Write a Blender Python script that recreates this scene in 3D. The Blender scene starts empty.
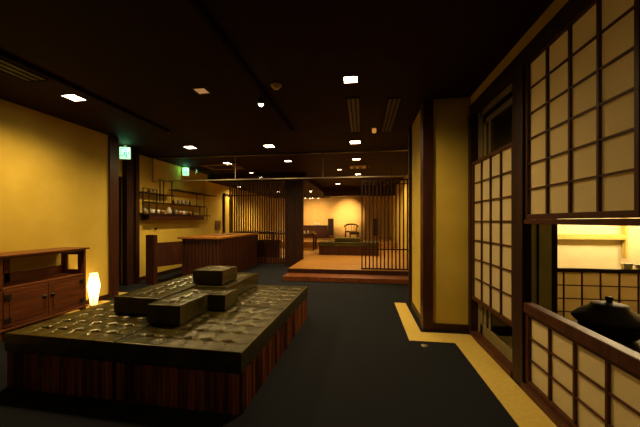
import bpy, bmesh, math, random
from mathutils import Vector, Matrix
random.seed(7)
S = bpy.context.scene
C = S.collection
PI = math.pi

# ------------------------------------------------------------ materials
def _new(name):
    m = bpy.data.materials.new(name); m.use_nodes = True
    nt = m.node_tree; b = nt.nodes['Principled BSDF']
    return m, nt, b

def coords(nt, scale=(1, 1, 1), kind='Object'):
    tc = nt.nodes.new('ShaderNodeTexCoord'); mp = nt.nodes.new('ShaderNodeMapping')
    mp.inputs['Scale'].default_value = scale
    nt.links.new(tc.outputs[kind], mp.inputs['Vector'])
    return mp.outputs['Vector']

def noise_mat(name, c1, c2, scale=8, detail=5, rough=.6, bump=0, stretch=(1, 1, 1), spec=.4, lo=.35, hi=.65, metallic=0, bscale=None):
    m, nt, b = _new(name)
    v = coords(nt, stretch)
    n = nt.nodes.new('ShaderNodeTexNoise'); n.inputs['Scale'].default_value = scale; n.inputs['Detail'].default_value = detail
    nt.links.new(v, n.inputs['Vector'])
    r = nt.nodes.new('ShaderNodeValToRGB')
    r.color_ramp.elements[0].position = lo; r.color_ramp.elements[0].color = (*c1, 1)
    r.color_ramp.elements[1].position = hi; r.color_ramp.elements[1].color = (*c2, 1)
    nt.links.new(n.outputs['Fac'], r.inputs['Fac']); nt.links.new(r.outputs['Color'], b.inputs['Base Color'])
    b.inputs['Roughness'].default_value = rough; b.inputs['Specular IOR Level'].default_value = spec
    b.inputs['Metallic'].default_value = metallic
    if bump:
        n2 = nt.nodes.new('ShaderNodeTexNoise'); n2.inputs['Scale'].default_value = bscale or scale * 6; n2.inputs['Detail'].default_value = 4
        nt.links.new(v, n2.inputs['Vector'])
        bp = nt.nodes.new('ShaderNodeBump'); bp.inputs['Strength'].default_value = bump; bp.inputs['Distance'].default_value = .004
        nt.links.new(n2.outputs['Fac'], bp.inputs['Height']); nt.links.new(bp.outputs['Normal'], b.inputs['Normal'])
    return m

def emit_mat(name, col, strength):
    m, nt, b = _new(name)
    b.inputs['Base Color'].default_value = (*col, 1)
    b.inputs['Emission Color'].default_value = (*col, 1); b.inputs['Emission Strength'].default_value = strength
    return m

def glass_mat(name, tint=(1, 1, 1), refl=.06):
    m, nt, b = _new(name); nt.nodes.remove(b)
    out = nt.nodes['Material Output']
    t = nt.nodes.new('ShaderNodeBsdfTransparent'); t.inputs['Color'].default_value = (*tint, 1)
    g = nt.nodes.new('ShaderNodeBsdfGlossy'); g.inputs['Roughness'].default_value = .03
    mx = nt.nodes.new('ShaderNodeMixShader'); fr = nt.nodes.new('ShaderNodeFresnel'); fr.inputs['IOR'].default_value = 1.45
    nt.links.new(fr.outputs[0], mx.inputs[0]); nt.links.new(t.outputs[0], mx.inputs[1]); nt.links.new(g.outputs[0], mx.inputs[2])
    nt.links.new(mx.outputs[0], out.inputs['Surface'])
    return m

M = {}
M['plaster'] = noise_mat('plaster', (.64, .46, .075), (.71, .52, .10), 3, 6, .9, .25, spec=.15, bscale=120)
M['plaster_dim'] = noise_mat('green_plaster', (.55, .50, .14), (.62, .56, .17), 4, 5, .9, .2, spec=.1, bscale=120)
M['plaster_lit_inner'] = noise_mat('plaster_lit_side_room', (.70, .58, .32), (.78, .65, .36), 3, 6, .9, .2, spec=.15, bscale=120)  # paler copy of plaster; the side room's brightness is put into the colour
M['plaster_lit_back'] = noise_mat('plaster_lit_back_room', (.74, .52, .20), (.80, .58, .24), 3, 6, .9, .2, spec=.15, bscale=120)  # paler, warmer copy of plaster with the back room's lamplight painted in
M['ceil'] = noise_mat('ceiling_paint', (.020, .006, .004), (.026, .008, .006), 5, 3, .75, .1, spec=.12, bscale=200)
M['carpet'] = noise_mat('carpet', (.011, .012, .017), (.019, .021, .029), 260, 3, .95, .6, spec=.05, bscale=400)
M['mustard'] = noise_mat('mustard_flooring', (.58, .43, .10), (.66, .49, .13), 40, 5, .7, .1, spec=.25, bscale=300)
M['wood'] = noise_mat('dark_red_wood', (.026, .006, .003), (.062, .015, .006), 5, 7, .42, .15, stretch=(6, 6, .5), spec=.4, lo=.3, hi=.7)
M['woodh'] = noise_mat('dark_red_wood_along_y', (.026, .006, .003), (.062, .015, .006), 5, 7, .42, .15, stretch=(6, .5, 6), spec=.4, lo=.3, hi=.7)
M['shojiwood'] = noise_mat('shoji_frame_wood', (.055, .016, .007), (.090, .027, .011), 6, 6, .5, .1, stretch=(4, 4, 1), spec=.3)
M['beamwood'] = noise_mat('dark_post_wood', (.020, .006, .003), (.040, .012, .006), 6, 6, .5, .1, stretch=(6, 6, .6), spec=.3)
M['cabwood'] = noise_mat('chestnut_cabinet_wood', (.10, .028, .009), (.24, .070, .020), 4, 7, .38, .12, stretch=(4, .6, 5), spec=.45, lo=.3, hi=.72)
M['topwood'] = noise_mat('counter_top_wood', (.26, .095, .018), (.38, .15, .03), 3, 7, .3, .08, stretch=(6, .6, 5), spec=.5)
M['floorwood'] = None
M['paper'] = noise_mat('shoji_paper', (.66, .52, .30), (.70, .56, .33), 90, 6, .9, .12, stretch=(1, 1, 1), spec=.1, bscale=200)
def paper_mat():
    m = noise_mat('shoji_paper', (.82, .70, .41), (.86, .75, .46), 90, 6, .9, .12, spec=.1, bscale=200)
    nt = m.node_tree; b = nt.nodes['Principled BSDF']; out = nt.nodes['Material Output']
    t = nt.nodes.new('ShaderNodeBsdfTranslucent'); mx = nt.nodes.new('ShaderNodeMixShader'); mx.inputs[0].default_value = .35
    t.inputs['Color'].default_value = (.85, .72, .44, 1)
    nt.links.new(b.outputs[0], mx.inputs[1]); nt.links.new(t.outputs[0], mx.inputs[2]); nt.links.new(mx.outputs[0], out.inputs['Surface'])
    return m
M['paper'] = paper_mat()
M['black'] = noise_mat('black_metal', (.012, .012, .012), (.02, .019, .018), 12, 3, .45, .05, spec=.4)
M['iron'] = noise_mat('cast_iron', (.006, .005, .0045), (.011, .009, .008), 30, 5, .6, .3, spec=.2, bscale=80)
M['white'] = noise_mat('white_ceramic', (.75, .72, .66), (.8, .77, .7), 9, 3, .25, 0, spec=.5)
M['amberglass'] = noise_mat('amber_ceramic', (.35, .17, .05), (.5, .27, .08), 9, 3, .2, 0, spec=.6)
M['greyware'] = noise_mat('grey_glazed_ware', (.25, .24, .2), (.42, .4, .33), 9, 3, .2, 0, spec=.6)
M['alu'] = noise_mat('aluminium', (.42, .36, .28), (.52, .45, .35), 14, 3, .35, .02, metallic=.8, stretch=(1, 8, 1))
M['bronze'] = noise_mat('bronze_track', (.30, .24, .10), (.36, .29, .12), 14, 3, .4, .02, metallic=.3, stretch=(1, 8, 1))
M['sash'] = noise_mat('painted_sash', (.20, .16, .07), (.25, .20, .09), 14, 3, .5, .02, stretch=(1, 8, 1))
M['plastic'] = noise_mat('beige_plastic', (.62, .46, .24), (.66, .5, .27), 9, 2, .5, 0)
M['brownplastic'] = noise_mat('brown_plastic', (.14, .06, .03), (.17, .07, .035), 9, 2, .5, 0)
M['glass'] = glass_mat('clear_glass')
M['smoke'] = glass_mat('window_glass', (.55, .5, .42))
M['ventframe'] = noise_mat('vent_frame', (.012, .005, .004), (.018, .007, .005), 9, 2, .8, 0, spec=.1)
M['matteblack'] = noise_mat('matte_black', (.008, .004, .003), (.012, .006, .004), 9, 2, .9, 0, spec=.05)
M['darkpanel'] = noise_mat('dark_screen_panel', (.02, .008, .005), (.035, .013, .008), 5, 4, .5, .05)
M['light'] = emit_mat('downlight_diffuser', (1, .80, .50), 26)
M['lightsmall'] = emit_mat('far_downlight_diffuser', (1, .80, .52), 9)
M['bulb'] = emit_mat('spot_bulb', (1, .70, .34), 60)
M['bulbfar'] = emit_mat('far_spot_bulb', (1, .74, .4), 14)
M['unlit_glow'] = emit_mat('unlit_downlight_glow', (1, .55, .2), .28)  # unlit diffuser; faint emission stands in for light reflected off it
M['amber'] = emit_mat('amber_lamp_glow', (1, .45, .08), .45)
M['exitface'] = emit_mat('exit_sign_face', (.55, 1, .58), 1.3)
M['exitgreen'] = emit_mat('exit_sign_green', (.02, .55, .22), .8)

def lantern_mat():
    m, nt, b = _new('lantern_paper')
    v = coords(nt, (1, 1, 1), 'Generated')
    sp = nt.nodes.new('ShaderNodeSeparateXYZ'); nt.links.new(v, sp.inputs[0])
    r = nt.nodes.new('ShaderNodeValToRGB')
    e = r.color_ramp.elements
    e[0].position = 0; e[0].color = (1, .45, .10, 1)
    e[1].position = 1; e[1].color = (1, .52, .14, 1)
    x = e.new(.6); x.color = (1, .78, .38, 1)
    nt.links.new(sp.outputs['Z'], r.inputs['Fac']); nt.links.new(r.outputs['Color'], b.inputs['Emission Color'])
    b.inputs['Base Color'].default_value = (.8, .7, .5, 1)
    b.inputs['Emission Strength'].default_value = 4.2
    return m
M['lantern'] = lantern_mat()

def plank_mat():
    m, nt, b = _new('plank_floor')
    v = coords(nt, (1, 1, 1))
    br = nt.nodes.new('ShaderNodeTexBrick')
    br.inputs['Scale'].default_value = 1; br.inputs['Brick Width'].default_value = 1.2; br.inputs['Row Height'].default_value = .12
    br.inputs['Mortar Size'].default_value = .003
    br.inputs['Color1'].default_value = (.42, .19, .035, 1); br.inputs['Color2'].default_value = (.52, .25, .05, 1); br.inputs['Mortar'].default_value = (.12, .05, .015, 1)
    n = nt.nodes.new('ShaderNodeTexNoise'); n.inputs['Scale'].default_value = 4; n.inputs['Detail'].default_value = 6
    mp = nt.nodes.new('ShaderNodeMapping'); mp.inputs['Scale'].default_value = (1, 8, 1)
    nt.links.new(v, mp.inputs['Vector']); nt.links.new(mp.outputs[0], n.inputs['Vector'])
    nt.links.new(v, br.inputs['Vector'])
    mx = nt.nodes.new('ShaderNodeMixRGB'); mx.blend_type = 'MULTIPLY'; mx.inputs[0].default_value = .5
    nt.links.new(br.outputs['Color'], mx.inputs[1]); nt.links.new(n.outputs['Fac'], mx.inputs[2])
    nt.links.new(mx.outputs[0], b.inputs['Base Color']); b.inputs['Roughness'].default_value = .38
    return m
M['floorwood'] = plank_mat()

def leather_mat():
    m, nt, b = _new('tufted_black_leather')
    v = coords(nt, (1, 1, 1))
    n = nt.nodes.new('ShaderNodeTexNoise'); n.inputs['Scale'].default_value = 7; n.inputs['Detail'].default_value = 6
    nt.links.new(v, n.inputs['Vector'])
    r = nt.nodes.new('ShaderNodeValToRGB')
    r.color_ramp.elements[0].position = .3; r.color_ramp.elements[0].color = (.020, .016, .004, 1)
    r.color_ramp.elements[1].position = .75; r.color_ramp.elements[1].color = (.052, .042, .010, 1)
    nt.links.new(n.outputs['Fac'], r.inputs['Fac']); nt.links.new(r.outputs['Color'], b.inputs['Base Color'])
    b.inputs['Specular Tint'].default_value = (1, .86, .5, 1); b.inputs['Roughness'].default_value = .27; b.inputs['Specular IOR Level'].default_value = .6  # yellow sheen of the reflected walls put into tint and olive base
    vo = nt.nodes.new('ShaderNodeTexVoronoi'); vo.inputs['Scale'].default_value = 260
    nt.links.new(v, vo.inputs['Vector'])
    n2 = nt.nodes.new('ShaderNodeTexNoise'); n2.inputs['Scale'].default_value = 22; n2.inputs['Detail'].default_value = 4
    nt.links.new(v, n2.inputs['Vector'])
    bp = nt.nodes.new('ShaderNodeBump'); bp.inputs['Strength'].default_value = .25; bp.inputs['Distance'].default_value = .002
    nt.links.new(vo.outputs['Distance'], bp.inputs['Height'])
    bp2 = nt.nodes.new('ShaderNodeBump'); bp2.inputs['Strength'].default_value = .3; bp2.inputs['Distance'].default_value = .003
    nt.links.new(n2.outputs['Fac'], bp2.inputs['Height']); nt.links.new(bp.outputs['Normal'], bp2.inputs['Normal'])
    nt.links.new(bp2.outputs['Normal'], b.inputs['Normal'])
    return m
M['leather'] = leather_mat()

# ------------------------------------------------------------ mesh helpers
class MB:
    def __init__(s): s.bm = bmesh.new()
    def box(s, x0, x1, y0, y1, z0, z1, bev=0):
        b = bmesh.new()
        bmesh.ops.create_cube(b, size=1)
        for v in b.verts:
            v.co = Vector(((x0 + x1) / 2 + v.co.x * (x1 - x0), (y0 + y1) / 2 + v.co.y * (y1 - y0), (z0 + z1) / 2 + v.co.z * (z1 - z0)))
        if bev:
            bmesh.ops.bevel(b, geom=list(b.edges), offset=bev, segments=2, affect='EDGES', profile=.5)
        s.merge(b); return s
    def merge(s, b):
        me = bpy.data.meshes.new('t'); b.to_mesh(me); b.free(); s.bm.from_mesh(me); bpy.data.meshes.remove(me)
    def tube(s, p0, p1, r0, r1=None, seg=12):
        r1 = r0 if r1 is None else r1
        p0 = Vector(p0); p1 = Vector(p1); d = p1 - p0
        b = bmesh.new()
        bmesh.ops.create_cone(b, cap_ends=True, segments=seg, radius1=r0, radius2=r1, depth=d.length)
        q = d.to_track_quat('Z', 'Y').to_matrix().to_4x4()
        bmesh.ops.transform(b, matrix=Matrix.Translation((p0 + p1) / 2) @ q, verts=b.verts)
        s.merge(b); return s
    def lathe(s, prof, cx=0, cy=0, seg=24, rot=0):
        b = s.bm; rings = []
        for r, z in prof:
            if r < 1e-5: rings.append([b.verts.new((cx, cy, z))])
            else: rings.append([b.verts.new((cx + r * math.cos(rot + 2 * PI * k / seg), cy + r * math.sin(rot + 2 * PI * k / seg), z)) for k in range(seg)])
        for a, c in zip(rings, rings[1:]):
            for k in range(seg):
                k2 = (k + 1) % seg
                q = [a[k % len(a)], a[k2 % len(a)], c[k2 % len(c)], c[k % len(c)]]
                u = []
                for w in q:
                    if w not in u: u.append(w)
                if len(u) > 2: b.faces.new(u)
        for rg in (rings[0], rings[-1]):
            if len(rg) > 2: b.faces.new(rg)
        return s
    def prism(s, pts, axis, a0, a1):
        """extrude a polygon; axis 'x': pts are (y,z); 'y': (x,z); 'z': (x,y)"""
        f = {'x': lambda p, a: (a, p[0], p[1]), 'y': lambda p, a: (p[0], a, p[1]), 'z': lambda p, a: (p[0], p[1], a)}[axis]
        A = [s.bm.verts.new(f(p, a0)) for p in pts]; B = [s.bm.verts.new(f(p, a1)) for p in pts]
        s.bm.faces.new(A); s.bm.faces.new(B)
        n = len(pts)
        for i in range(n): s.bm.faces.new([A[i], A[(i + 1) % n], B[(i + 1) % n], B[i]])
        return s
    def build(s, name, mat, parent=None, smooth=False):
        bmesh.ops.recalc_face_normals(s.bm, faces=s.bm.faces)
        me = bpy.data.meshes.new(name); s.bm.to_mesh(me); s.bm.free()
        me.materials.append(M[mat] if isinstance(mat, str) else mat)
        if smooth:
            for p in me.polygons: p.use_smooth = True
        o = bpy.data.objects.new(name, me); C.objects.link(o)
        if parent: o.parent = parent
        return o

def tag(o, label=None, cat=None, group=None, kind=None):
    if label: o['label'] = label
    if cat: o['category'] = cat
    if group: o['group'] = group
    if kind: o['kind'] = kind
    return o
def empty(name, loc, label, cat, group=None, rz=0):
    o = bpy.data.objects.new(name, None); C.objects.link(o)
    o.location = loc; o.rotation_euler = (0, 0, rz); o.empty_display_size = .1
    return tag(o, label, cat, group)
def struct(name, mb, mat, parent=None):
    o = mb.build(name, mat, parent)
    if not parent: o['kind'] = 'structure'
    return o
def copy_tree(o, parent=None):
    c = o.copy(); C.objects.link(c)
    if parent: c.parent = parent
    for ch in [x for x in bpy.data.objects if x.parent == o and x != c]: copy_tree(ch, c)
    return c

CE = 2.64     # ceiling height

# ------------------------------------------------------------ shell
struct('floor', MB().box(-4.75, 5.0, -3.0, 15.2, -.1, 0), 'carpet')
struct('trim_1', MB().prism([(.49, 3.18), (.945, 3.18), (.945, -3), (1.17, -3), (1.17, 3.44), (.655, 3.44), (.655, 4.62), (.49, 4.62)], 'z', .0005, .004), 'mustard')
struct('trim_2', MB().box(-4.07, -3.80, -3, 4.10, .0005, .004).box(-4.6, -3.95, 4.42, 4.62, .0005, .004), 'mustard')
struct('ceiling', MB().box(-4.75, 5.0, -3.0, 15.2, CE, CE + .1), 'ceil')

# left side
struct('wall_left', MB().box(-4.75, -4.07, -3, 4.25, 0, CE).box(-4.75, -4.6, 5.16, 15.2, 0, CE).box(-4.75, -4.6, 4.25, 5.16, 2.11, CE), 'plaster')
struct('baseboard_left', MB().box(-4.07, -4.045, -3, 4.24, 0, .07).box(-4.6, -4.575, 5.42, 15, 0, .08), 'beamwood')
struct('trim_3', MB().box(-4.11, -4.04, 4.25, 4.42, 0, CE), 'wood')
struct('trim_4', MB().box(-4.6, -4.50, 5.12, 5.30, 0, CE).box(-4.6, -4.46, 5.305, 5.40, 0, CE), 'beamwood')
d1 = struct('door_1', MB().box(-4.70, -4.66, 4.27, 5.15, 0, 2.1), 'darkpanel')
MB().tube((-4.655, 4.98, 1.0), (-4.62, 4.98, 1.0), .012).tube((-4.62, 4.99, 1.0), (-4.62, 4.88, 1.0), .01).build('door_handle', 'alu', d1)
struct('wall_back', MB().box(-4.75, 1.5, 15.0, 15.2, 0, CE), 'plaster_lit_back')
struct('wall_front', MB().box(-4.75, 5.0, -3.1, -3.0, 0, CE), 'wood')
# back door jamb on kitchen wall
struct('door_2', MB().box(-4.6, -4.57, 9.38, 9.80, 0, 2.1), 'plaster')
struct('trim_5', MB().box(-4.6, -4.55, 9.30, 9.375, 0, 2.17).box(-4.6, -4.55, 9.805, 9.88, 0, 2.17).box(-4.6, -4.55, 9.30, 9.88, 2.105, 2.17), 'beamwood')

# right side: plaster pier
struct('wall_pier', MB().box(.72, 1.36, 3.52, 4.47, 0, CE), 'plaster')
struct('trim_6', MB().box(.69, .80, 3.495, 3.66, 0, CE), 'wood')
struct('trim_7', MB().box(.68, .74, 4.44, 4.50, 0, CE), 'beamwood')
struct('baseboard_pier', MB().box(.80, 1.21, 3.495, 3.52, 0, .085).box(.70, .72, 3.66, 4.44, 0, .085), 'beamwood')
struct('wall_right', MB().box(1.34, 1.5, 4.47, 15.0, 0, CE), 'plaster')
struct('trim_8', MB().box(1.20, 1.36, -3, 3.50, 2.535, CE), 'plaster')

# dark ceiling drop over the back rooms
struct('trim_9', MB().box(-4.6, -1.6, 8.3, 14.98, 2.44, CE), 'ceil')
struct('trim_10', MB().box(-1.6, 1.34, 12.4, 12.7, 2.30, CE), 'beamwood')

# ------------------------------------------------------------ shoji wall (x = 1.22)
X0, X1 = 1.20, 1.245
fr = MB()
fr.box(1.19, 1.27, -3, 3.50, 2.42, 2.535, .004)                   # head
struct('trim_12', fr, 'beamwood')
struct('trim_13', MB().box(1.18, 1.246, 2.385, 2.535, 0, 2.42, .004), 'beamwood')    # main post
struct('trim_14', MB().box(1.175, 1.275, 3.42, 3.50, 0, 2.42, .003), 'beamwood')
struct('trim_15', MB().box(1.17, 1.275, 2.535, 3.42, 0, .055, .003), 'shojiwood')
struct('trim_16', MB().box(1.186, 1.255, -3, 2.385, .575, .648, .006), 'shojiwood')     # sill of the big opening
struct('trim_17', MB().box(1.17, 1.275, -3, 2.385, 0, .05, .003), 'shojiwood')
struct('trim_18', MB().box(1.19, 1.28, -3, 2.385, 1.228, 1.262, .003), 'shojiwood')  # rail beneath the upper screens
struct('wall_right_near', MB().box(1.19, 1.30, -3, -.45, .657, 1.226).box(1.19, 1.3, -3, -.45, 1.264, 2.418).box(1.19, 1.3, -3, -.6, .052, .573), 'plaster')

def shoji(label, y0, y1, z0, z1, ncol, nrow, xa, xb, stile=.03, top=.03, bot=.03, group=None, cols=None):
    """paper sliding screen in an x = const plane"""
    e = empty('shoji_screen', (xa, (y0 + y1) / 2, z0), label, 'paper screen', group)
    ox, oy, oz = e.location
    def B(mb, *a):
        x_0, x_1, yy0, yy1, zz0, zz1 = a
        return mb.box(x_0 - ox, x_1 - ox, yy0 - oy, yy1 - oy, zz0 - oz, zz1 - oz, .0015)
    f = MB()
    B(f, xa, xb, y0, y0 + stile, z0, z1); B(f, xa, xb, y1 - stile, y1, z0, z1)
    B(f, xa, xb, y0 + stile, y1 - stile, z0, z0 + bot); B(f, xa, xb, y0 + stile, y1 - stile, z1 - top, z1)
    f.build('frame', 'shojiwood', e)
    g = MB()
    iy0, iy1, iz0, iz1 = y0 + stile, y1 - stile, z0 + bot, z1 - top
    w = .0085
    for k in range(1, ncol):
        y = iy0 + (iy1 - iy0) * k / ncol
        B(g, xa + .006, xa + .022, y - w, y + w, iz0, iz1)
    for k in range(1, nrow):
        z = iz0 + (iz1 - iz0) * k / nrow
        B(g, xa + .008, xa + .020, iy0, iy1, z - .006, z + .006)
    g.build('lattice', 'shojiwood', e)
    p = MB(); B(p, xa + .023, xa + .027, iy0 - .004, iy1 + .004, iz0 - .004, iz1 + .004)
    p.build('paper', 'paper', e)
    return e

gs = 'upper paper screens above the opening'
shoji('tall upper paper screen right of the dark post, twenty-four panes', 1.475, 2.383, 1.264, 2.418, 4, 6, 1.20, 1.245, .025, .02, .035, gs)
shoji('tall upper paper screen at the right edge of the photo', .545, 1.472, 1.264, 2.418, 4, 6, 1.205, 1.25, .025, .02, .035, gs)
shoji('upper paper screen nearest the viewer, outside the frame', -.445, .542, 1.264, 2.418, 4, 6, 1.20, 1.245, .025, .02, .035, gs)
gd = 'low paper screens below the window sill'
shoji('low paper screen under the sill beside the dark post', 1.395, 2.383, .052, .573, 4, 3, 1.20, 1.245, .035, .020, .03, gd)
shoji('low paper screen under the sill at the right edge', .40, 1.39, .052, .573, 4, 3, 1.20, 1.245, .035, .020, .03, gd)
shoji('low paper screen under the sill nearest the viewer, outside the frame', -.60, .395, .052, .573, 4, 3, 1.20, 1.245, .035, .020, .03, gd)
shoji('narrow paper screen hanging in the far window, left of the dark post', 2.537, 3.418, .402, 1.885, 4, 7, 1.185, 1.225, .022, .028, .035)

# window unit behind that screen
w1 = struct('window_1', MB().box(1.262, 1.268, 2.60, 3.36, .16, 2.36), 'smoke')
MB().box(1.25, 1.285, 2.537, 2.58, .056, 2.418).box(1.25, 1.285, 3.30, 3.418, .056, 2.418).box(1.255, 1.28, 3.22, 3.28, .16, 2.30).box(1.255, 1.28, 2.60, 3.28, 2.25, 2.30).box(1.25, 1.285, 2.60, 3.36, 2.36, 2.418).box(1.25, 1.285, 2.60, 3.36, .056, .16)\
    .box(1.255, 1.28, 3.12, 3.16, .16, 2.25).build('window_frame', 'sash', w1)
# ------------------------------------------------------------ room behind the shoji
struct('wall_inner_pier', MB().box(1.66, 1.85, 3.2, 3.9, 0, 2.4), 'plaster_dim')
struct('trim_19', MB().box(1.853, 1.90, 3.195, 3.26, 0, 2.4), 'beamwood')
struct('trim_20', MB().box(1.715, 1.73, 3.185, 3.198, 0, 2.4), 'beamwood')
struct('wall_inner_end', MB().box(1.37, 1.66, 3.75, 3.85, 0, 2.4), 'wood')
struct('wall_inner_back', MB().box(1.7, 4.9, 5.25, 5.35, 0, 2.4), 'plaster_lit_inner')
struct('wall_inner_right', MB().box(4.9, 5.0, -3, 5.35, 0, CE), 'plaster')
struct('ceiling_inner', MB().box(1.37, 4.9, -3, 5.4, 2.42, 2.5), 'ceil')
struct('wall_inner_left', MB().box(1.7, 1.8, 3.9, 5.25, 0, 2.4), 'plaster')
struct('trim_21', MB().box(1.82, 4.03, 5.17, 5.25, .96, 1.045, .004).box(4.03, 4.06, 5.17, 5.25, .68, 1.30, .004), 'mustard')

def fence(label, y, x0, x1, z0, z1, nc, nr):
    e = empty('shoji_screen', ((x0 + x1) / 2, y, z0), label, 'paper screen')
    ox, oy, oz = e.location
    f = MB()
    def b(m, a0, a1, b0, b1, c0, c1): m.box(a0 - ox, a1 - ox, b0 - oy, b1 - oy, c0 - oz, c1 - oz, .0015)
    b(f, x0, x1, y, y + .045, z1 - .045, z1); b(f, x0, x1, y, y + .045, z0, z0 + .04)
    b(f, x0, x0 + .03, y, y + .045, z0 + .04, z1 - .045); b(f, x1 - .03, x1, y, y + .045, z0 + .04, z1 - .045)
    f.build('frame', 'beamwood', e)
    g = MB()
    for k in range(1, nc):
        x = x0 + .03 + (x1 - x0 - .06) * k / nc; b(g, x - .007, x + .007, y + .006, y + .02, z0 + .04, z1 - .045)
    for k in range(1, nr):
        z = z0 + .04 + (z1 - z0 - .085) * k / nr; b(g, x0 + .03, x1 - .03, y + .008, y + .018, z - .006, z + .006)
    g.build('lattice', 'shojiwood', e)
    p = MB(); b(p, x0 + .02, x1 - .02, y + .022, y + .026, z0 + .03, z1 - .035); p.build('paper', 'paper', e)
    return e
fence('low paper fence seen through the opening behind the iron pot', 3.8, 1.92, 4.85, 0, .70, 15, 4)

# iron pot on low black table
t = empty('low_table', (2.25, 2.45, 0), 'low black table inside the side room carrying the iron pot', 'table')
MB().box(-.78, .95, -.75, .68, .26, .30, .006).build('tabletop', 'iron', t)
for sx in (-.72, .88):
    for sy in (-.68, .61): MB().box(sx - .03, sx + .03, sy - .03, sy + .03, 0, .259, .004).build('leg', 'iron', t)
p = empty('iron_pot', (2.015, 2.74, .301), 'black iron pot under a broad domed lid with knob', 'pot'); p.scale = (1, 1, .93)
MB().lathe([(.0, 0), (.12, 0), (.17, .03), (.20, .08), (.19, .12), (.0, .12)], seg=40).build('pot_body', 'iron', p, True)
l = MB().lathe([(.0, .122), (.225, .128), (.242, .150), (.236, .165), (.19, .215), (.125, .255), (.115, .285), (.05, .298), (.0, .30)], seg=48).build('lid', 'iron', p, True)
MB().lathe([(.0, .298), (.022, .299), (.02, .315), (.028, .335), (.024, .35), (.0, .352)], seg=20).build('knob', 'iron', l, True)
d = MB().lathe([(.0, 0), (.03, 0), (.035, .006), (.062, .018), (.066, .024), (.06, .024), (.033, .011), (.0, .010)], seg=28).build('small_dish', 'greyware', None, True)
d.location = (2.20, 2.50, .301); tag(d, 'small patterned dish on the low black table right of the pot', 'dish')
for i, (x, w, h, lab) in enumerate(((2.99, .09, .06, 'larger white box on the paper fence rail in the side room'), (3.10, .06, .052, 'smaller white box on the paper fence rail, at the right'))):
    b = MB().box(-w / 2, w / 2, -.02, .02, 0, h, .004).box(-w / 2 - .003, w / 2 + .003, -.022, .022, h * .72, h + .004, .002).build('small_box', 'white'); b.location = (x, 3.823, .702)
    tag(b, lab, 'box', 'white boxes on the fence rail')

# ------------------------------------------------------------ tufted ottomans
def cushion_mesh(w, d, h, n, m, amp=.024, over=0):
    """box cushion, top at z=h, n x m tuft squares"""
    bm = bmesh.new()
    R = 16
    nx, ny = n * R, m * R
    def H(i, j):
        u, v = i / R, j / R
        if i == 0 or j == 0 or i == nx or j == ny: return -.002
        # valley lines and deep buttons
        cu = abs(math.sin(PI * u)); cv = abs(math.sin(PI * v))
        edge = min(i, nx - i, j, ny - j) / R
        z = amp * .5 * (cu ** .5 * cv ** .5) - amp * .5
        bu, bv = round(u), round(v)
        if 0 < bu < n and 0 < bv < m:
            z -= amp * 1.3 * math.exp(-((u - bu) ** 2 / .035 + (v - bv) ** 2 / .02))
            z -= amp * .55 * math.exp(-((v - bv + .5 * (u - bu) ** 2) ** 2) / .006 - ((u - bu) / .34) ** 4)
            z += amp * .45 * math.exp(-((v - bv + .20) ** 2) / .012 - ((u - bu) / .26) ** 2)
        if edge < .5: z = z * (edge / .5)
        return z
    g = [[bm.verts.new((-w / 2 + w * i / nx, -d / 2 + d * j / ny, h + H(i, j))) for j in range(ny + 1)] for i in range(nx + 1)]
    for i in range(nx):
        for j in range(ny): bm.faces.new((g[i][j], g[i + 1][j], g[i + 1][j + 1], g[i][j + 1]))
    ring = [g[i][0] for i in range(nx + 1)] + [g[nx][j] for j in range(1, ny + 1)] + [g[i][ny] for i in range(nx - 1, -1, -1)] + [g[0][j] for j in range(ny - 1, 0, -1)]
    prev = ring
    for dz, out in ((h - .008, .003), (h * .5, .005), (.010, .003), (0, -.004)):
        cur = []
        for v in ring:
            c = v.co; x = c.x + (out if c.x > w / 2 - 1e-6 else -out if c.x < -w / 2 + 1e-6 else 0)
            y = c.y + (out if c.y > d / 2 - 1e-6 else -out if c.y < -d / 2 + 1e-6 else 0)
            cur.append(bm.verts.new((x, y, dz)))
        for k in range(len(ring)):
            k2 = (k + 1) % len(ring); bm.faces.new((prev[k], cur[k], cur[k2], prev[k2]))
        prev = cur
    bm.faces.new(prev)
    for f in bm.faces: f.smooth = abs(f.normal.z) > .5 if f.normal.length else True
    bm.normal_update()
    for f in bm.faces: f.smooth = f.normal.z > .5 or f.normal.z < -.5 
    mb = MB(); mb.bm.free(); mb.bm = bm
    return mb

UW = .952; UD = .978
def slat_base(mb, w, d, z1):
    n = 29
    mb.box(-w / 2 + .012, w / 2 - .012, -d / 2 + .012, d / 2 - .012, 0.0, z1)
    for side in range(4):
        L = w if side % 2 == 0 else d
        for k in range(n):
            a = -L / 2 + .012 + (L - .024) * (k + .5) / n
            s = (L - .024) / n * .34
            dep = .012 + random.uniform(-.0015, .0015)
            o = (d if side % 2 == 0 else w) / 2 - .012
            if side == 0: mb.prism([(a - s, -o), (a - s * .5, -o - dep), (a + s * .5, -o - dep), (a + s, -o)], 'z', .0, z1)
            if side == 2: mb.prism([(a - s, o), (a - s * .5, o + dep), (a + s * .5, o + dep), (a + s, o)], 'z', .0, z1)
            if side == 1: mb.prism([(o, a - s), (o + dep, a - s * .5), (o + dep, a + s * .5), (o, a + s)], 'z', .0, z1)
            if side == 3: mb.prism([(-o, a - s), (-o - dep, a - s * .5), (-o - dep, a + s * .5), (-o, a + s)], 'z', .0, z1)
    return mb
OT = Matrix.Rotation(math.radians(-2.0), 4, 'Z')
OC = Vector((-1.68, 2.805, 0))          # centre of the island
def place(dx, dy, z): v = OT @ Vector((dx, dy, 0)); return (OC.x + v.x, OC.y + v.y, z)
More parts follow.
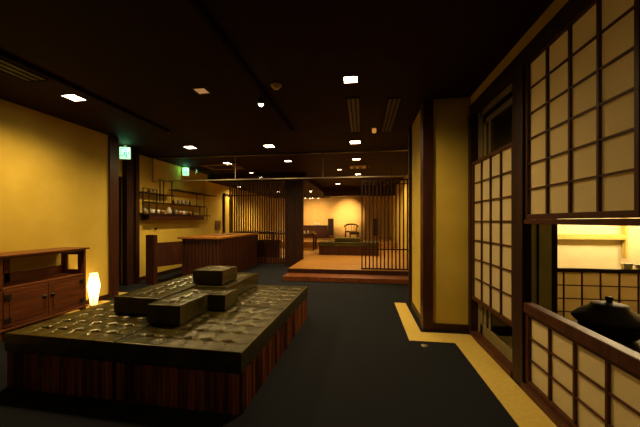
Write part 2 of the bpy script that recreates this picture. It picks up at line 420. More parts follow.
def slat_mat():
    m, nt, b = _new('slatted_red_wood')
    v = coords(nt, (1, 1, 1))
    n = nt.nodes.new('ShaderNodeTexNoise'); n.inputs['Scale'].default_value = 22; n.inputs['Detail'].default_value = 3
    mp = nt.nodes.new('ShaderNodeMapping'); mp.inputs['Scale'].default_value = (1, 1, .06)
    nt.links.new(v, mp.inputs['Vector']); nt.links.new(mp.outputs[0], n.inputs['Vector'])
    r = nt.nodes.new('ShaderNodeValToRGB')
    r.color_ramp.elements[0].position = .38; r.color_ramp.elements[0].color = (.04, .009, .004, 1)
    r.color_ramp.elements[1].position = .68; r.color_ramp.elements[1].color = (.40, .12, .038, 1)
    nt.links.new(n.outputs['Fac'], r.inputs['Fac']); nt.links.new(r.outputs['Color'], b.inputs['Base Color'])
    b.inputs['Roughness'].default_value = .45
    return m
M['slats'] = slat_mat()
o0 = empty('ottoman', place(-.477, -.490, 0), 'x', 'ottoman', 'square tufted ottomans pushed together')
slat_base(MB(), UW - .006, UD - .006, .266).build('base', 'slats', o0)
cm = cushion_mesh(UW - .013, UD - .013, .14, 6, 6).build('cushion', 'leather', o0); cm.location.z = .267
o0.rotation_euler.z = math.radians(-2.0)
for i, (sx, sy, lab) in enumerate(((-1, -1, 'square tufted black leather ottoman, front left of the four joined ones beside the cabinet'),
                                   (1, -1, 'square tufted black leather ottoman, front right of the four joined ones'),
                                   (-1, 1, 'square tufted black leather ottoman, back left of the four, mostly under stacked cushions'),
                                   (1, 1, 'square tufted black leather ottoman, back right of the four joined ones'))):
    o = o0 if i == 0 else copy_tree(o0)
    o.location = place(sx * .477, sy * .490, 0); o['label'] = lab
gB = 'small tufted leather blocks stacked on the ottomans'
def block(x0, x1, y0, y1, z, h, n, m, lab):
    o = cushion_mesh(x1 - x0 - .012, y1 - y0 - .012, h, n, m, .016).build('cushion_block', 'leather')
    o.location = ((x0 + x1) / 2, (y0 + y1) / 2, z); o.rotation_euler.z = math.radians(-2.0)
    tag(o, lab, 'cushion', gB)
Zb = .410
block(-2.215, -1.75, 2.385, 3.72, Zb, .155, 3, 8, 'long black tufted leather block at the left side of the ottoman island')
block(-1.735, -1.43, 2.18, 2.58, Zb, .160, 2, 3, 'small black tufted leather block jutting nearest the viewer on the ottomans')
block(-1.735, -1.255, 2.60, 2.86, Zb, .150, 3, 2, 'short crosswise black leather block just behind the nearest block')
block(-1.735, -1.37, 2.88, 3.745, Zb, .155, 2, 5, 'black tufted leather block under the topmost cube, reaching the back')
block(-1.80, -1.45, 2.945, 3.29, Zb + .163, .150, 2, 2, 'topmost black leather cube resting on the other leather blocks')

# ------------------------------------------------------------ cabinet
xf, xb_ = -3.68, -4.04
ya, yb = 2.50, 3.49
cb = empty('cabinet', ((xf + xb_) / 2, (ya + yb) / 2, 0), 'reddish brown wooden cabinet with open shelf and two doors against the yellow wall', 'cabinet')
ox, oy = cb.location.x, cb.location.y
def cbx(mb, *a, bev=.003): return mb.box(a[0] - ox, a[1] - ox, a[2] - oy, a[3] - oy, a[4], a[5], bev)
cbx(MB(), xb_ - .0, xf + .025, ya - .03, yb + .035, .872, .893, bev=.005).build('top', 'cabwood', cb)
bd = MB()
cbx(bd, xb_, xf, ya, ya + .028, .06, .871)                         # left side panel
# right side with a square cut-out
cbx(bd, xb_, xf, yb - .028, yb, .06, .60); cbx(bd, xb_, xf, yb - .028, yb, .80, .871)
cbx(bd, xf - .10, xf, yb - .028, yb, .60, .80); cbx(bd, xb_, xb_ + .09, yb - .028, yb, .60, .80)
cbx(bd, xb_, xf, ya + .028, yb - .028, .525, .55)                  # shelf board
cbx(bd, xb_, xf, ya + .028, yb - .028, .10, .125)                  # bottom
cbx(bd, xb_, xb_ + .012, ya + .028, yb - .028, .125, .525)         # back
cbx(bd, xb_ + .005, xb_ + .03, 2.80, 2.86, .55, .871)
cbx(bd, xb_ + .005, xb_ + .03, ya + .028, yb - .028, .55, .655)
cbx(bd, xb_ + .005, xb_ + .03, ya + .028, yb - .028, .835, .871)
cbx(bd, xf - .02, xf, ya + .028, ya + .06, .125, .871); cbx(bd, xf - .02, xf, ya + .061, yb - .028, .85, .871)
bd.build('body', 'cabwood', cb)
cbx(MB(), xb_ + .0, xf + .015, ya - .012, yb + .012, .098, .122, bev=.004).build('plinth_moulding', 'cabwood', cb)
for y in (ya + .02, yb - .05):
    for x in (xf - .045, xb_ + .01): cbx(MB(), x, x + .04, y, y + .04, 0, .097).build('leg', 'cabwood', cb)
mid = 3.005
for (a, b, kn, hy_) in ((ya + .064, mid - .003, mid - .045, ya + .10), (mid + .003, yb - .032, mid + .045, yb - .07)):
    dr = MB(); cbx(dr, xf - .018, xf + .004, a, b, .130, .520); cbx(dr, xf + .0041, xf + .008, a + .05, b - .05, .18, .47)
    dr = dr.build('door', 'cabwood', cb)
    MB().lathe([(0, 0), (.024, 0), (.024, .004), (.008, .008), (.014, .022), (.010, .028), (0, .029)], seg=18).build('knob', 'black', dr, True)
    k = dr.children[0]; k.rotation_euler = (0, PI / 2, 0); k.location = (xf + .008 - ox, kn - oy, .37)
    for z in (.20, .45):
        hg = MB(); cbx(hg, xf + .008, xf + .013, hy_ - .028, hy_ + .028, z - .03, z + .03, bev=.002); hg.build('hinge', 'black', dr)

# faceted paper lamp
lm = empty('paper_lamp', (-3.90, 3.82, .005), 'glowing faceted paper floor lamp beside the cabinet', 'lamp')
MB().lathe([(0, 0), (.055, 0), (.055, .018), (0, .018)], seg=6).build('lamp_base', 'cabwood', lm)
MB().lathe([(.050, .019), (.062, .12), (.092, .30), (.058, .475), (.05, .475), (.084, .30), (.054, .12), (.043, .019)], seg=6, rot=.3).build('lamp_shade', 'lantern', lm)
rb = MB()
for k in range(6):
    a = .3 + 2 * PI * k / 6; c, s = math.cos(a), math.sin(a)
    pts = [(.051, .02), (.063, .12), (.093, .30), (.059, .476)]
    for (r0, z0), (r1, z1) in zip(pts, pts[1:]): rb.tube((r0 * c, r0 * s, z0), (r1 * c, r1 * s, z1), .0022, seg=6)
rb.build('rib', 'topwood', lm)

# ------------------------------------------------------------ exit signs
def exit_sign(loc, w, h, label, rz, wallmount):
    e = empty('exit_sign', loc, label, 'exit sign', 'green exit signs', rz)
    MB().box(-w / 2 - .006, w / 2 + .006, -.02, .02, -.006, h + .006, .003).build('housing', 'plastic', e)
    f = MB().box(-w / 2, w / 2, -.026, -.0205, 0, h).build('face', 'exitface', e)
    g = MB(); s = h; y0, y1 = -.029, -.0265
    # doorway outline and running figure
    g.box(-w * .40, -w * .34, y0, y1, .12 * s, .9 * s).box(-w * .34, w * .18, y0, y1, .84 * s, .9 * s).box(w * .12, w * .18, y0, y1, .12 * s, .84 * s)
    g.tube((w * .0, y1, .70 * s), (w * .0, y0, .70 * s), .065 * s, seg=10)
    for (a, b, r) in (((0, .60), (-.06, .40), .05), ((-.06, .40), (.10, .28), .035), ((.10, .28), (.12, .12), .03), ((-.06, .40), (-.20, .26), .035), ((-.20, .26), (-.32, .26), .03), ((0, .58), (.14, .50), .025), ((0, .58), (-.15, .54), .025)):
        g.tube((a[0] * w, (y0 + y1) / 2, a[1] * s), (b[0] * w, (y0 + y1) / 2, b[1] * s), r * s, seg=8)
    g.prism([(w * .26, .5 * s), (w * .40, .62 * s), (w * .40, .38 * s)], 'y', y0, y1)
    g.build('pictogram', 'exitgreen', e)
    L = bpy.data.lights.new('sign_lamp', 'POINT'); L.energy = 1.0 if not wallmount else .5; L.color = (.25, 1, .45); L.shadow_soft_size = .05
    lo = bpy.data.objects.new('sign_lamp', L); C.objects.link(lo); lo.parent = e; lo.location = (0, -.07, h * .7)
    if not wallmount: MB().box(-.02, .02, -.015, .015, h + .006, CE - loc[2]).build('hanger', 'plastic', e)
    return e
exit_sign((-4.30, 4.86, 2.385), .17, .215, 'bright green exit sign hanging above the dark doorway at the left', math.radians(24), False)
exit_sign((-4.50, 7.05, 2.42), .15, .20, 'small green exit sign further back on the yellow kitchen wall', math.radians(24), False)

# ------------------------------------------------------------ wall rack with glassware
rk = empty('wall_shelf_rack', (-4.45, 6.7, 1.2), 'thin dark open shelf rack with rods on the yellow kitchen wall', 'shelf')
def rb_(name, mat, *boxes):
    mb = MB()
    for a in boxes: mb.box(a[0] + 4.45, a[1] + 4.45, a[2] - 6.7, a[3] - 6.7, a[4] - 1.2, a[5] - 1.2, .001)
    return mb.build(name, mat, rk)
rb_('shelf', 'beamwood', (-4.575, -4.40, 5.44, 6.45, 1.835, 1.855))
rb_('shelf', 'beamwood', (-4.575, -4.40, 5.62, 7.90, 1.640, 1.662))
rb_('shelf', 'beamwood', (-4.575, -4.34, 6.47, 8.35, 1.985, 2.005))
rb_('shelf', 'beamwood', (-4.575, -4.38, 5.41, 8.10, 1.385, 1.410))
rb_('shelf_box', 'wood', (-4.575, -4.40, 5.60, 7.75, 1.275, 1.384))
rr = .009
for (y, z0, z1) in ((5.345 + .1, 1.411, 1.93), (5.62, 1.411, 1.93), (5.86, 1.411, 1.93), (5.957, 1.663, 2.16), (6.08, 1.60, 2.16), (6.37, 1.663, 2.16), (7.42, 1.64, 1.985), (7.80, 1.42, 1.985), (7.57, 1.27, 1.64), (7.95, 1.27, 1.63)):
    rb_('rod', 'black', (-4.42 - rr, -4.42 + rr, y - rr, y + rr, z0, z1))
rb_('rod', 'black', (-4.43, -4.41, 5.445, 5.86, 1.92, 1.935)); rb_('rod', 'black', (-4.43, -4.41, 5.90, 6.42, 2.155, 2.17))
gw = 'glasses and cups on the wall rack'
def cup(prof, mat, seg=14):
    return MB().lathe(prof, seg=seg).build('drinking_glass', mat, None, True)
kinds = {
    'tumbler': ([(0, 0), (.028, 0), (.034, .09), (.031, .09), (.026, .008), (0, .008)], 'greyware', 'drinking_glass', 'glass'),
    'cup': ([(0, 0), (.03, 0), (.045, .03), (.05, .075), (.046, .075), (.04, .03), (0, .012)], 'white', 'tea_cup', 'cup'),
    'bottle': ([(0, 0), (.032, 0), (.034, .10), (.014, .135), (.014, .175), (0, .175)], 'black', 'sake_bottle', 'bottle'),
    'bowl': ([(0, 0), (.03, 0), (.06, .04), (.068, .065), (.063, .065), (.05, .035), (0, .01)], 'amberglass', 'small_bowl', 'bowl'),
    'vase': ([(0, 0), (.03, 0), (.055, .06), (.03, .11), (.035, .13), (0, .13)], 'white', 'small_vase', 'vase'),
}
protos = {}
def item(kind, x, y, z, lab, sc=1, group=gw):
    prof, mat, nm, cat = kinds[kind]
    if kind not in protos:
        o = MB().lathe(prof, seg=16).build(nm, mat, None, True); protos[kind] = o
    else:
        o = protos[kind].copy(); C.objects.link(o)
    sc *= 1.2 if group == gw else 1
    o.location = (x, y, z); o.scale = (sc, sc, sc)
    tag(o, lab, cat, group)
nth = ['first', 'second', 'third', 'fourth', 'fifth', 'sixth', 'seventh', 'eighth', 'ninth', 'tenth', 'eleventh', 'twelfth', 'thirteenth']
xg = -4.475
for i, (k, y) in enumerate((('bottle', 6.51), ('tumbler', 6.71), ('tumbler', 6.87), ('tumbler', 7.04), ('bottle', 7.18))):
    item(k, xg, y, 1.663, f'dark {cat_ if (cat_:=kinds[k][3]) else ""} on the middle wall shelf, {nth[i]} item from the left', .62 if k == 'bottle' else 1)
for i, (k, y) in enumerate((('tumbler', 5.56), ('cup', 5.78), ('cup', 5.94), ('bowl', 6.10), ('vase', 6.33), ('bottle', 6.50), ('tumbler', 6.60), ('bowl', 6.73), ('cup', 6.88), ('tumbler', 7.01), ('bowl', 7.15), ('bottle', 7.33))):
    cname = {'tumbler': 'grey glass', 'cup': 'pale cup', 'bowl': 'amber bowl', 'vase': 'white vase', 'bottle': 'dark bottle'}[k]
    item(k, xg, y, 1.411, f'{cname} on the lowest wall shelf, {nth[i]} item from the left', .7 if k == 'bottle' else 1)
for i, (k, y) in enumerate((('bowl', 5.70), ('tumbler', 5.82))):
    item(k, xg, y, 1.856, ['amber bowl', 'grey glass'][i] + f' on the short upper left wall shelf, {nth[i]} item', .7)

# hooks / plates on the wall
sw = empty('wall_tap', (-4.60, 6.02, 1.07), 'small wall plate with dark knob below the glass rack', 'tap')
MB().box(0, .01, -.12, .12, -.012, .012, .002).build('wall_plate', 'plastic', sw); MB().tube((.01, 0, .0), (.05, 0, .0), .022).build('knob', 'black', sw)
sp = empty('switch_panel', (-4.60, 8.95, 1.0), 'dark brown square control panel low on the far kitchen wall', 'switch')
MB().box(0, .03, -.16, .16, -.02, .26, .004).build('housing', 'brownplastic', sp); MB().box(.031, .034, -.06, .06, .05, .15, .001).build('button_panel', 'black', sp)

# ------------------------------------------------------------ bar counter and gate
ct = empty('bar_counter', (-3.42, 6.95, 0), 'dark wooden bar counter with vertical boards and lighter wood top', 'counter')
def bb(mb, x0, x1, y0, y1, z0, z1, bev=.002): return mb.box(x0 + 3.42, x1 + 3.42, y0 - 6.95, y1 - 6.95, z0, z1, bev)
body = MB(); bb(body, -3.84, -2.97, 5.88, 8.05, 0, .865)
for k in range(11):
    x = -3.84 + .87 * (k + .5) / 11; bb(body, x - .028, x + .028, 5.865, 5.879, 0, .865)
for k in range(27):
    y = 5.88 + 2.17 * (k + .5) / 27; bb(body, -2.969, -2.955, y - .028, y + .028, 0, .865)
body.build('body', 'wood', ct)
bb(MB(), -3.92, -2.92, 5.82, 8.12, .866, .908, .006).build('countertop', 'topwood', ct)
for i, (x, y, lab) in enumerate(((-3.35, 6.5, 'small white dish on the bar counter, nearer one'), (-3.3, 7.0, 'small white dish on the bar counter, further one'))):
    o = MB().lathe([(0, 0), (.05, 0), (.085, .02), (.09, .024), (.05, .008), (0, .008)], seg=20).build('small_dish', 'white', None, True)
    o.location = (x, y, .909); tag(o, lab, 'dish', 'dishes on the bar counter')
gt = empty('low_gate', (-4.12, 5.33, 0), 'dark wooden swing gate on a thick post beside the bar counter', 'gate')
MB().box(-.10, .09, -.06, .03, 0, .975, .004).build('post', 'wood', gt)
g = MB(); g.prism([(.09, -.03), (.09, .02), (.30, .52), (.34, .48)], 'z', .34, .82); g.build('gate_panel', 'wood', gt)

# ------------------------------------------------------------ hanging glass smoke screen
gg = empty('glass_smoke_screen', (-1.83, 5.95, 2.12), 'clear glass panel band hanging from the ceiling across the room', 'glass screen')
xl, xr = -4.60 + 1.83, 1.30 + 1.83
MB().box(xl, xr, -.012, .012, .502, .519).build('top_rail', 'alu', gg)
MB().box(xl, xr, -.012, .012, 0, .02).build('bottom_rail', 'alu', gg)
for a, b in ((-4.585, -2.668), (-2.652, -.793), (-.777, 1.29)):
    MB().box(a + 1.83, b + 1.83, -.003, .003, .021, .501).build('glass_pane', 'glass', gg)
for x in (-4.593, -2.66, -.785): MB().box(x + 1.83 - .006, x + 1.83 + .006, -.01, .01, .021, .501).build('mullion', 'alu', gg)

# ------------------------------------------------------------ platform room
struct('floor_step', MB().box(-1.64, 1.34, 5.98, 6.41, .004, .10, .006), 'cabwood')
pf = struct('floor_platform', MB().box(-1.62, 1.34, 6.41, 11.5, .001, .20, .005), 'floorwood')
struct('floor_platform_left', MB().box(-4.57, -1.621, 8.46, 11.5, .001, .16), 'floorwood')
struct('floor_dais', MB().box(-4.57, 1.34, 11.5, 15.0, .001, .42), 'floorwood')
struct('trim_22', MB().box(-1.64, 1.34, 6.395, 6.408, .101, .19), 'beamwood')
# dark wood panel wall
struct('wall_middle', MB().box(-2.11, -1.60, 7.92, 8.02, 0.0, 2.44).box(-2.08, -2.04, 7.905, 7.919, 0, 2.44).box(-1.87, -1.83, 7.905, 7.919, 0, 2.44).box(-1.66, -1.62, 7.905, 7.919, 0.201, 2.44), 'beamwood')

def lattice(name, label, x0, x1, y, z0, z1, pitch, sw_, rails, loc_cat='slatted screen'):
    e = empty(name, ((x0 + x1) / 2, y, z0), label, loc_cat)
    cx = e.location.x; n = int((x1 - x0) / pitch)
    s0 = MB().box(-sw_ / 2, sw_ / 2, -.02, .02, .031, z1 - z0 - .031, .001).build('slat', 'wood', e)
    for k in range(n + 1):
        x = x0 + (x1 - x0) * k / n - cx
        o = s0 if k == 0 else s0.copy()
        if k: C.objects.link(o)
        o.location.x = x
    for (a, b, dy) in rails:
        MB().box(x0 - cx - .02, x1 - cx + .02, -.022 if dy == 0 else .021, .022 if dy == 0 else .04, a - z0, b - z0, .001).build('rail', 'wood', e)
    return e
lattice('slatted_screen', 'tall slatted wooden screen standing on the platform edge at the right', 0.0, 1.28, 6.50, .20, 2.15, .080, .028,
        [(.20, .23, 0), (2.115, 2.15, 0), (2.04, 2.06, 1), (.62, .65, 1)])
sc = lattice('slatted_screen', 'tall slatted wooden screen behind the bar counter at the left back', -3.93, -2.20, 8.40, .0, 2.43, .072, .034,
        [(0, .03, 0), (2.40, 2.43, 0), (2.0, 2.03, 1), (.86, .90, 1)])
# low dark panels behind that screen
e = empty('low_partition', (-2.85, 8.50, .161), 'low dark partition behind the slatted screen, right of the counter', 'partition')
MB().box(-.47, .44, 0, .04, 0, .50, .003).build('panel', 'darkpanel', e); MB().box(-.49, .46, -.01, .05, .501, .53, .003).build('rail', 'beamwood', e)
bt = empty('dining_table', (-3.45, 9.6, .161), 'dark table glimpsed through the left slatted screen', 'table')
MB().box(-.75, .65, -.35, .35, .70, .74, .004).build('tabletop', 'wood', bt)
for sx in (-.7, .6):
    for sy in (-.3, .3): MB().box(sx - .025, sx + .025, sy - .025, sy + .025, 0, .699).build('leg', 'wood', bt)

# back ottoman (long) with stacked blocks
ob = empty('ottoman', (-.41, 9.45, .20), 'long low black leather ottoman on the wooden platform in the back room', 'ottoman')
slat_base(MB(), 1.82, .86, .27).build('base', 'wood', ob)
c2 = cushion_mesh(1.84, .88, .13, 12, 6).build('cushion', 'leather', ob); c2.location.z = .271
def blk2(x0, x1, y0, y1, z, h, lab):
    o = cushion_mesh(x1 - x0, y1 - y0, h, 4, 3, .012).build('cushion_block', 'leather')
    o.location = ((x0 + x1) / 2, (y0 + y1) / 2, z); tag(o, lab, 'cushion', 'leather blocks on the back ottoman')
blk2(-.84, -.04, 9.2, 9.6, .606, .12, 'wide black leather block lying on the back room ottoman')

# armchair at back
ch = empty('armchair', (-.44, 12.25, .42), 'dark wooden armchair with curved spindle back facing the far wall light', 'chair')
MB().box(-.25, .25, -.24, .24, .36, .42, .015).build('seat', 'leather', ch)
for sx in (-.24, .24):
    MB().tube((sx, -.22, 0), (sx * .96, -.20, .58), .02, .018).build('leg', 'wood', ch); MB().tube((sx, .22, 0), (sx * .96, .22, .36), .02, .018).build('leg', 'wood', ch)
ar = MB(); N = 14; pts = []
for k in range(N + 1):
    a = PI * k / N; pts.append((.27 * math.cos(a), -.18 + .44 * math.sin(a), .60 + .10 * math.sin(a)))
for a, b in zip(pts, pts[1:]): ar.tube(a, b, .030, seg=8)
ar.build('arm_rail', 'wood', ch)
for k in (3, 5, 7, 9, 11):
    q = pts[k]; MB().tube((q[0] * .85, min(q[1], .22), .42), q, .010, seg=8).build('spindle', 'wood', ch)
st = empty('side_table', (-.30, 11.74, .42), 'small low dark table in front of the armchair in the back room', 'table')
MB().box(-.19, .19, -.2, .2, .30, .40, .004).build('tabletop', 'darkpanel', st)
for sx in (-.16, .16):
    for sy in (-.17, .17): MB().box(sx - .02, sx + .02, sy - .02, sy + .02, 0, .299).build('leg', 'darkpanel', st)

# speakers on stands
def speaker(x, lab):
    e = empty('floor_speaker', (x, 14.3, .42), lab, 'speaker', 'tall black speakers in the back room')
    MB().box(-.13, .13, -.15, .15, .14, .95, .008).build('cabinet_box', 'black', e)
    MB().box(-.115, .115, -.158, -.151, .20, .93, .003).build('grille', 'darkpanel', e)
    for sx in (-.1, .1):
        for sy in (-.12, .12): MB().tube((sx, sy, 0), (sx * .8, sy * .8, .139), .015).build('foot', 'wood', e)
speaker(-1.50, 'tall black speaker against the back wall, left of the bright wall light')
speaker(.62, 'tall black speaker against the back wall, seen through the right slatted screen')

# back cabinet with pale items
bc = empty('sideboard', (-2.30, 14.45, .42), 'dark wooden sideboard against the far wall of the back room', 'cabinet')
MB().box(-.60, .62, -.25, .25, .03, .58, .006).build('body', 'wood', bc)
MB().box(-.63, .65, -.28, .26, .581, .615, .005).build('top', 'beamwood', bc)
for i in range(2):
    a = -.55 + i * .58; dd = MB().box(a, a + .56, -.268, -.251, .06, .55, .003).build('door', 'wood', bc); MB().tube((a + .5, -.30, .3), (a + .5, -.268, .3), .015).build('knob', 'black', dd)
rt = empty('low_table', (-2.26, 11.1, .161), 'low dark display table beside the dark panel wall in the back room', 'table')
MB().box(-.52, .52, -.3, .3, .55, .60, .004).build('tabletop', 'wood', rt)
for sx in (-.48, .48):
    for sy in (-.26, .26): MB().box(sx - .03, sx + .03, sy - .03, sy + .03, 0, .549).build('leg', 'wood', rt)
gp = 'white ware in the back room'
item('vase', -2.16, 11.0, .762, 'white vase on the low display table, leftmost of the white ware', .9, gp)
item('vase', -2.03, 11.05, .762, 'white vase on the low display table, in the middle', 1.0, gp)
item('bowl', -1.86, 11.0, .762, 'bowl on the low display table, rightmost of the ware there', 1.3, gp)
item('vase', -2.28, 14.4, 1.036, 'white vase on the far sideboard top, left one', 1.1, gp)
item('cup', -2.12, 14.4, 1.036, 'white cup on the far sideboard top, right one', 1.2, gp)

# ------------------------------------------------------------ ceiling fixtures
gl = 'square recessed ceiling downlights'
def downlight(x, y, lab, w=.15, mat='light', power=0, z=CE, spot=2.75, col=(1, .69, .27)):
    e = empty('downlight', (x, y, z), lab, 'downlight', gl)
    f = MB(); t = .012; h = w / 2
    f.box(-h - t, h + t, -h - t, -h, -.010, -.0005).box(-h - t, h + t, h, h + t, -.010, -.0005).box(-h - t, -h, -h, h, -.010, -.0005).box(h, h + t, -h, h, -.010, -.0005)
    f.build('trim_ring', 'brownplastic', e)
    MB().box(-h, h, -h, h, -.006, -.0006).build('diffuser', mat, e)
    if power:
        L = bpy.data.lights.new('downlight_beam', 'SPOT'); L.energy = power; L.color = col; L.spot_size = spot; L.spot_blend = 1; L.shadow_soft_size = .06
        o = bpy.data.objects.new('downlight_beam', L); C.objects.link(o); o.parent = e; o.location = (0, 0, -.04)
    return e
W = 3.1
downlight(-3.20, 2.89, 'bright square downlight above the wooden cabinet on the left', .155, power=44 * W)
downlight(-.11, 2.90, 'brightest square downlight, right of centre and nearest the viewer', .125, power=42 * W)
downlight(-1.69, 2.93, 'unlit tan square downlight above the leather ottomans, faint glow painted in', .12, 'unlit_glow')
downlight(-3.20, 5.15, 'square downlight in front of the glass screen at the left', .17, power=45 * W)
downlight(-1.70, 5.27, 'square downlight in front of the glass screen in the middle', .17, power=24 * W)
downlight(-.12, 5.22, 'square downlight in front of the glass screen at the right', .17, power=30 * W)
downlight(-3.20, 6.66, 'downlight above the bar counter seen through the glass, left', .14, 'lightsmall', power=34 * W)
downlight(-3.14, 8.10, 'small downlight beyond the bar counter through the glass', .11, 'lightsmall')
downlight(-1.69, 6.64, 'downlight just behind the glass screen in the middle', .14, 'lightsmall', power=14 * W)
downlight(-.13, 6.66, 'downlight just behind the glass screen at the right', .15, 'lightsmall', power=26 * W)
downlight(-.12, 8.80, 'downlight over the back platform room, seen lowest through the glass', .15, 'lightsmall', power=30 * W)
downlight(-4.21, 9.75, 'downlight in the lowered ceiling by the left slatted screen', .14, 'lightsmall', power=30 * W, z=2.44)
downlight(-.89, 10.97, 'downlight in the back room under the glass rail', .16, 'lightsmall', power=30 * W, spot=1.7)
downlight(.26, 11.23, 'back room downlight seen through the right slatted screen', .12, 'lightsmall', power=30 * W)
downlight(.72, 9.35, 'added downlight brightening the right yellow wall behind the slatted screen', .12, 'lightsmall', power=40 * W)  # added lamp, hidden by the slats, brightens the wall
downlight(-3.35, 11.6, 'downlight added in the lowered ceiling to brighten the wall behind the left slatted screen', .12, 'lightsmall', power=110 * W, z=2.44)  # no fitting known here; added so the slat gaps look bright
downlight(-.6, 7.95, 'small downlight above the front of the wooden platform', .10, 'lightsmall', power=60 * W, spot=2.0)
downlight(-3.20, .55, 'downlight above the viewer, left, outside the frame', .15, 'plastic')
downlight(-.11, .55, 'downlight above the viewer, right, outside the frame', .15, power=2.5 * W)

# track + spot
def track(x, y0, y1, lab):
    e = empty('lighting_track', (x, (y0 + y1) / 2, CE), lab, 'lighting track', 'dark ceiling lighting tracks')
    MB().box(-.02, .02, y0 - (y0 + y1) / 2, y1 - (y0 + y1) / 2, -.03, -.0005, .002).build('rail', 'matteblack', e)
    for y in (y0, y1): MB().box(-.022, .022, y - (y0 + y1) / 2 - .02, y - (y0 + y1) / 2 + .02, -.034, -.0304).build('end_cap', 'black', e)
track(-1.04, -1.5, 4.40, 'long dark lighting track running over the ottomans, carrying a spot')
track(-2.93, -1.5, 4.15, 'long dark lighting track near the left wall')
def spot(name, x, y, z, drop, lab, mat='bulb', power=0, target=None, r=.035, group=None, size=1.2):
    e = empty(name, (x, y, z), lab, 'spotlight', group)
    MB().tube((0, 0, -.0005), (0, 0, -drop), .008).build('stem', 'black', e)
    h = MB().lathe([(r * .5, -drop + .03), (r, -drop), (r * 1.1, -drop - .05), (r * .9, -drop - .05), (r * .8, -drop - .01), (r * .4, -drop + .02)], seg=18).build('lamp_head', 'black', e, True)
    MB().lathe([(0, -drop - .07), (r * .5, -drop - .062), (r * .75, -drop - .045), (r * .6, -drop - .02), (0, -drop - .015)], seg=16).build('bulb', mat, e, True)
    if power:
        L = bpy.data.lights.new('spot_beam', 'SPOT'); L.energy = power; L.color = (1, .60, .24); L.spot_size = size; L.spot_blend = 1; L.shadow_soft_size = .03
        o = bpy.data.objects.new('spot_beam', L); C.objects.link(o); o.parent = e; o.location = (0, 0, -drop - .09)
        if target:
            dv = Vector(target) - Vector((x, y, z - drop)); o.rotation_euler = dv.to_track_quat('-Z', 'Y').to_euler()
spot('track_spotlight', -1.10, 3.12, CE - .0305, .03, 'small bright spotlight on the central track above the ottomans', power=30, group=None, size=2.6)
gb = 'small spotlights in the back room'
spot('ceiling_spotlight', -1.85, 10.6, 2.44, .06, 'bare bright spotlight in the back room, left by the dark panel wall', 'bulbfar', 40, (-2.9, 15, 1.0), .05, gb)
spot('ceiling_spotlight', -.55, 12.9, CE, .18, 'hanging spotlight aimed at the back wall, right of the middle', 'bulbfar', 520, (-.70, 15, 1.64), .05, gb, .85)
spot('ceiling_spotlight', -.86, 12.95, CE, .06, 'small spotlight left of the hanging one in the back room', 'bulbfar', 40, (-1.6, 15, 1.4), .045, gb, 1.6)
for i, (x, y, lab) in enumerate(((-2.55, 13.2, 'leftmost'), (-2.35, 13.3, 'second'), (-2.22, 13.2, 'third'), (-1.98, 13.3, 'rightmost'))):
    spot('ceiling_spotlight', x, y, 2.44, .10, f'{lab} of the four tiny spotlights clustered near the far wall', 'bulbfar', 120 if i in (0, 3) else 0, (x - .1, 15, 1.1), .035, gb, 1.6)
# amber recess lamp, detector, diffusers
e = empty('accent_lamp', (.18, 4.48, CE), 'small dim amber ceiling lamp between the two long air vents', 'lamp')
MB().lathe([(0, -.075), (.028, -.07), (.034, -.045), (.030, -.012), (0, -.011)], seg=16).build('lamp_glass', 'amber', e, True); MB().lathe([(0, -.010), (.045, -.010), (.045, -.0005), (0, -.0005)], seg=18).build('mount', 'brownplastic', e)
e = empty('smoke_detector', (-.87, 2.92, CE), 'round pale smoke detector on the ceiling beside the central track', 'smoke detector')
MB().lathe([(0, -.012), (.055, -.012), (.058, -.0005), (0, -.0005)], seg=24).build('base', 'plastic', e, True); MB().lathe([(0, -.042), (.028, -.040), (.042, -.026), (.045, -.0125), (0, -.0125)], seg=24).build('sensor_cap', 'plastic', e, True)
def diffuser(x0, x1, y0, y1, lab, mat='black'):
    e = empty('air_vent', ((x0 + x1) / 2, (y0 + y1) / 2, CE), lab, 'air vent', 'long slotted ceiling air vents')
    w, d = (x1 - x0) / 2, (y1 - y0) / 2
    f = MB(); t = .012
    f.box(-w, w, -d, -d + t, -.010, -.0005).box(-w, w, d - t, d, -.010, -.0005).box(-w, -w + t, -d + t, d - t, -.010, -.0005).box(w - t, w, -d + t, d - t, -.010, -.0005)
    f.build('frame', 'ventframe', e)
    MB().box(-w + t, w - t, -d + t, d - t, -.004, -.0006).build('backing', 'black', e)
    for k in (-.33, .33): MB().box(w * k - .008, w * k + .008, -d + t, d - t, -.010, -.0045).build('blade', 'ventframe', e)
diffuser(-.18, -.02, 3.34, 4.64, 'left of the two long dark air vents near the yellow pier')
diffuser(.29, .45, 3.40, 4.72, 'right of the two long dark air vents near the yellow pier')
diffuser(-3.30, -3.05, 1.75, 2.50, 'dark air vent at the left edge of the ceiling above the cabinet')
e = empty('ceiling_air_conditioner', (-.10, 7.62, CE), 'small square ceiling grille seen through the glass at right', 'air conditioner')
MB().box(-.2, .2, -.17, .17, -.02, -.0005, .003).build('housing', 'plastic', e)
for x in (-.1, .05): MB().box(x - .03, x + .05, -.14, .14, -.024, -.0205).build('slot', 'black', e)
e = empty('ceiling_air_conditioner', (-3.50, 7.05, CE), 'large dim flat ceiling unit over the bar counter behind the glass', 'air conditioner')
MB().box(-.45, .45, -.35, .35, -.03, -.0005, .006).build('housing', 'brownplastic', e); MB().box(-.3, .3, -.22, .22, -.034, -.0305).build('grille', 'ceil', e)
o = MB().lathe([(0, 0), (.035, 0), (.035, .004), (.028, .007), (0, .007)], seg=24).build('floor_outlet', 'alu', None, True)
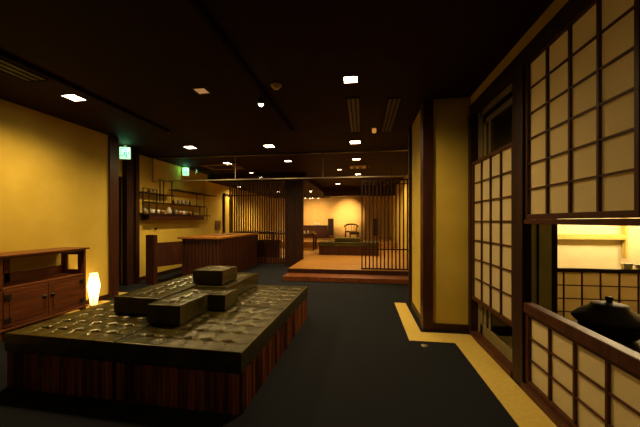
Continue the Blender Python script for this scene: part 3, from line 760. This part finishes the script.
o.location = (.62, 3.07, .0005); tag(o, 'small round metal floor outlet cap in the dark carpet by the pier', 'outlet')

# ------------------------------------------------------------ lights without a fitting of their own in view
def pt(name, loc, e, col=(1, .69, .27), r=.08, parent=None):
    L = bpy.data.lights.new(name, 'POINT'); L.energy = e; L.color = col; L.shadow_soft_size = r
    o = bpy.data.objects.new(name, L); C.objects.link(o); o.location = loc
    return o
def pendant(x, y, z, lab, p):  # unseen lamps, added above the opening to light the back wall
    e = empty('added_pendant_lamp', (x, y, 2.42), lab, 'lamp', 'unseen pendant lamps added in the side room')
    MB().tube((0, 0, -.0005), (0, 0, z - 2.42 + .1), .006).build('cord', 'black', e)
    MB().lathe([(0, z - 2.42 - .1), (.08, z - 2.42 - .06), (.10, z - 2.42), (.08, z - 2.42 + .06), (0, z - 2.42 + .1)], seg=20).build('globe', M['globe'], e, True)
M['globe'] = emit_mat('globe_glow', (1, .78, .44), 260)
pendant(3.45, 4.55, 1.80, 'unseen pendant lamp added over the paper fence to light the side room', 0)
pendant(4.35, 4.65, 1.85, 'unseen pendant lamp added at the right to light the side room', 0)

downlight(2.35, 2.05, 'downlight added in the side room ceiling to light the inner pier', .12, 'lightsmall', power=4, z=2.42)  # added fill for the pier beside the opening
# ------------------------------------------------------------ world, camera, view
w = bpy.data.worlds.new('World'); S.world = w; w.use_nodes = True
w.node_tree.nodes['Background'].inputs[0].default_value = (.9, .6, .35, 1); w.node_tree.nodes['Background'].inputs[1].default_value = .0

cam = bpy.data.cameras.new('Camera'); co = bpy.data.objects.new('Camera', cam); C.objects.link(co)
cam.sensor_width = 36; cam.sensor_fit = 'HORIZONTAL'; cam.lens = 36 * 295 / 640
cam.shift_y = (221 - 213.5) / 640
cam.clip_start = .02; cam.clip_end = 60
co.location = (0, 0, 1.25)
co.rotation_euler = (PI / 2, 0, math.atan2(42, 295))
S.camera = co
S.view_settings.view_transform = 'Standard'; S.view_settings.look = 'None'; S.view_settings.gamma = 1
S.view_settings.use_curve_mapping = False
S.view_settings.exposure = 0
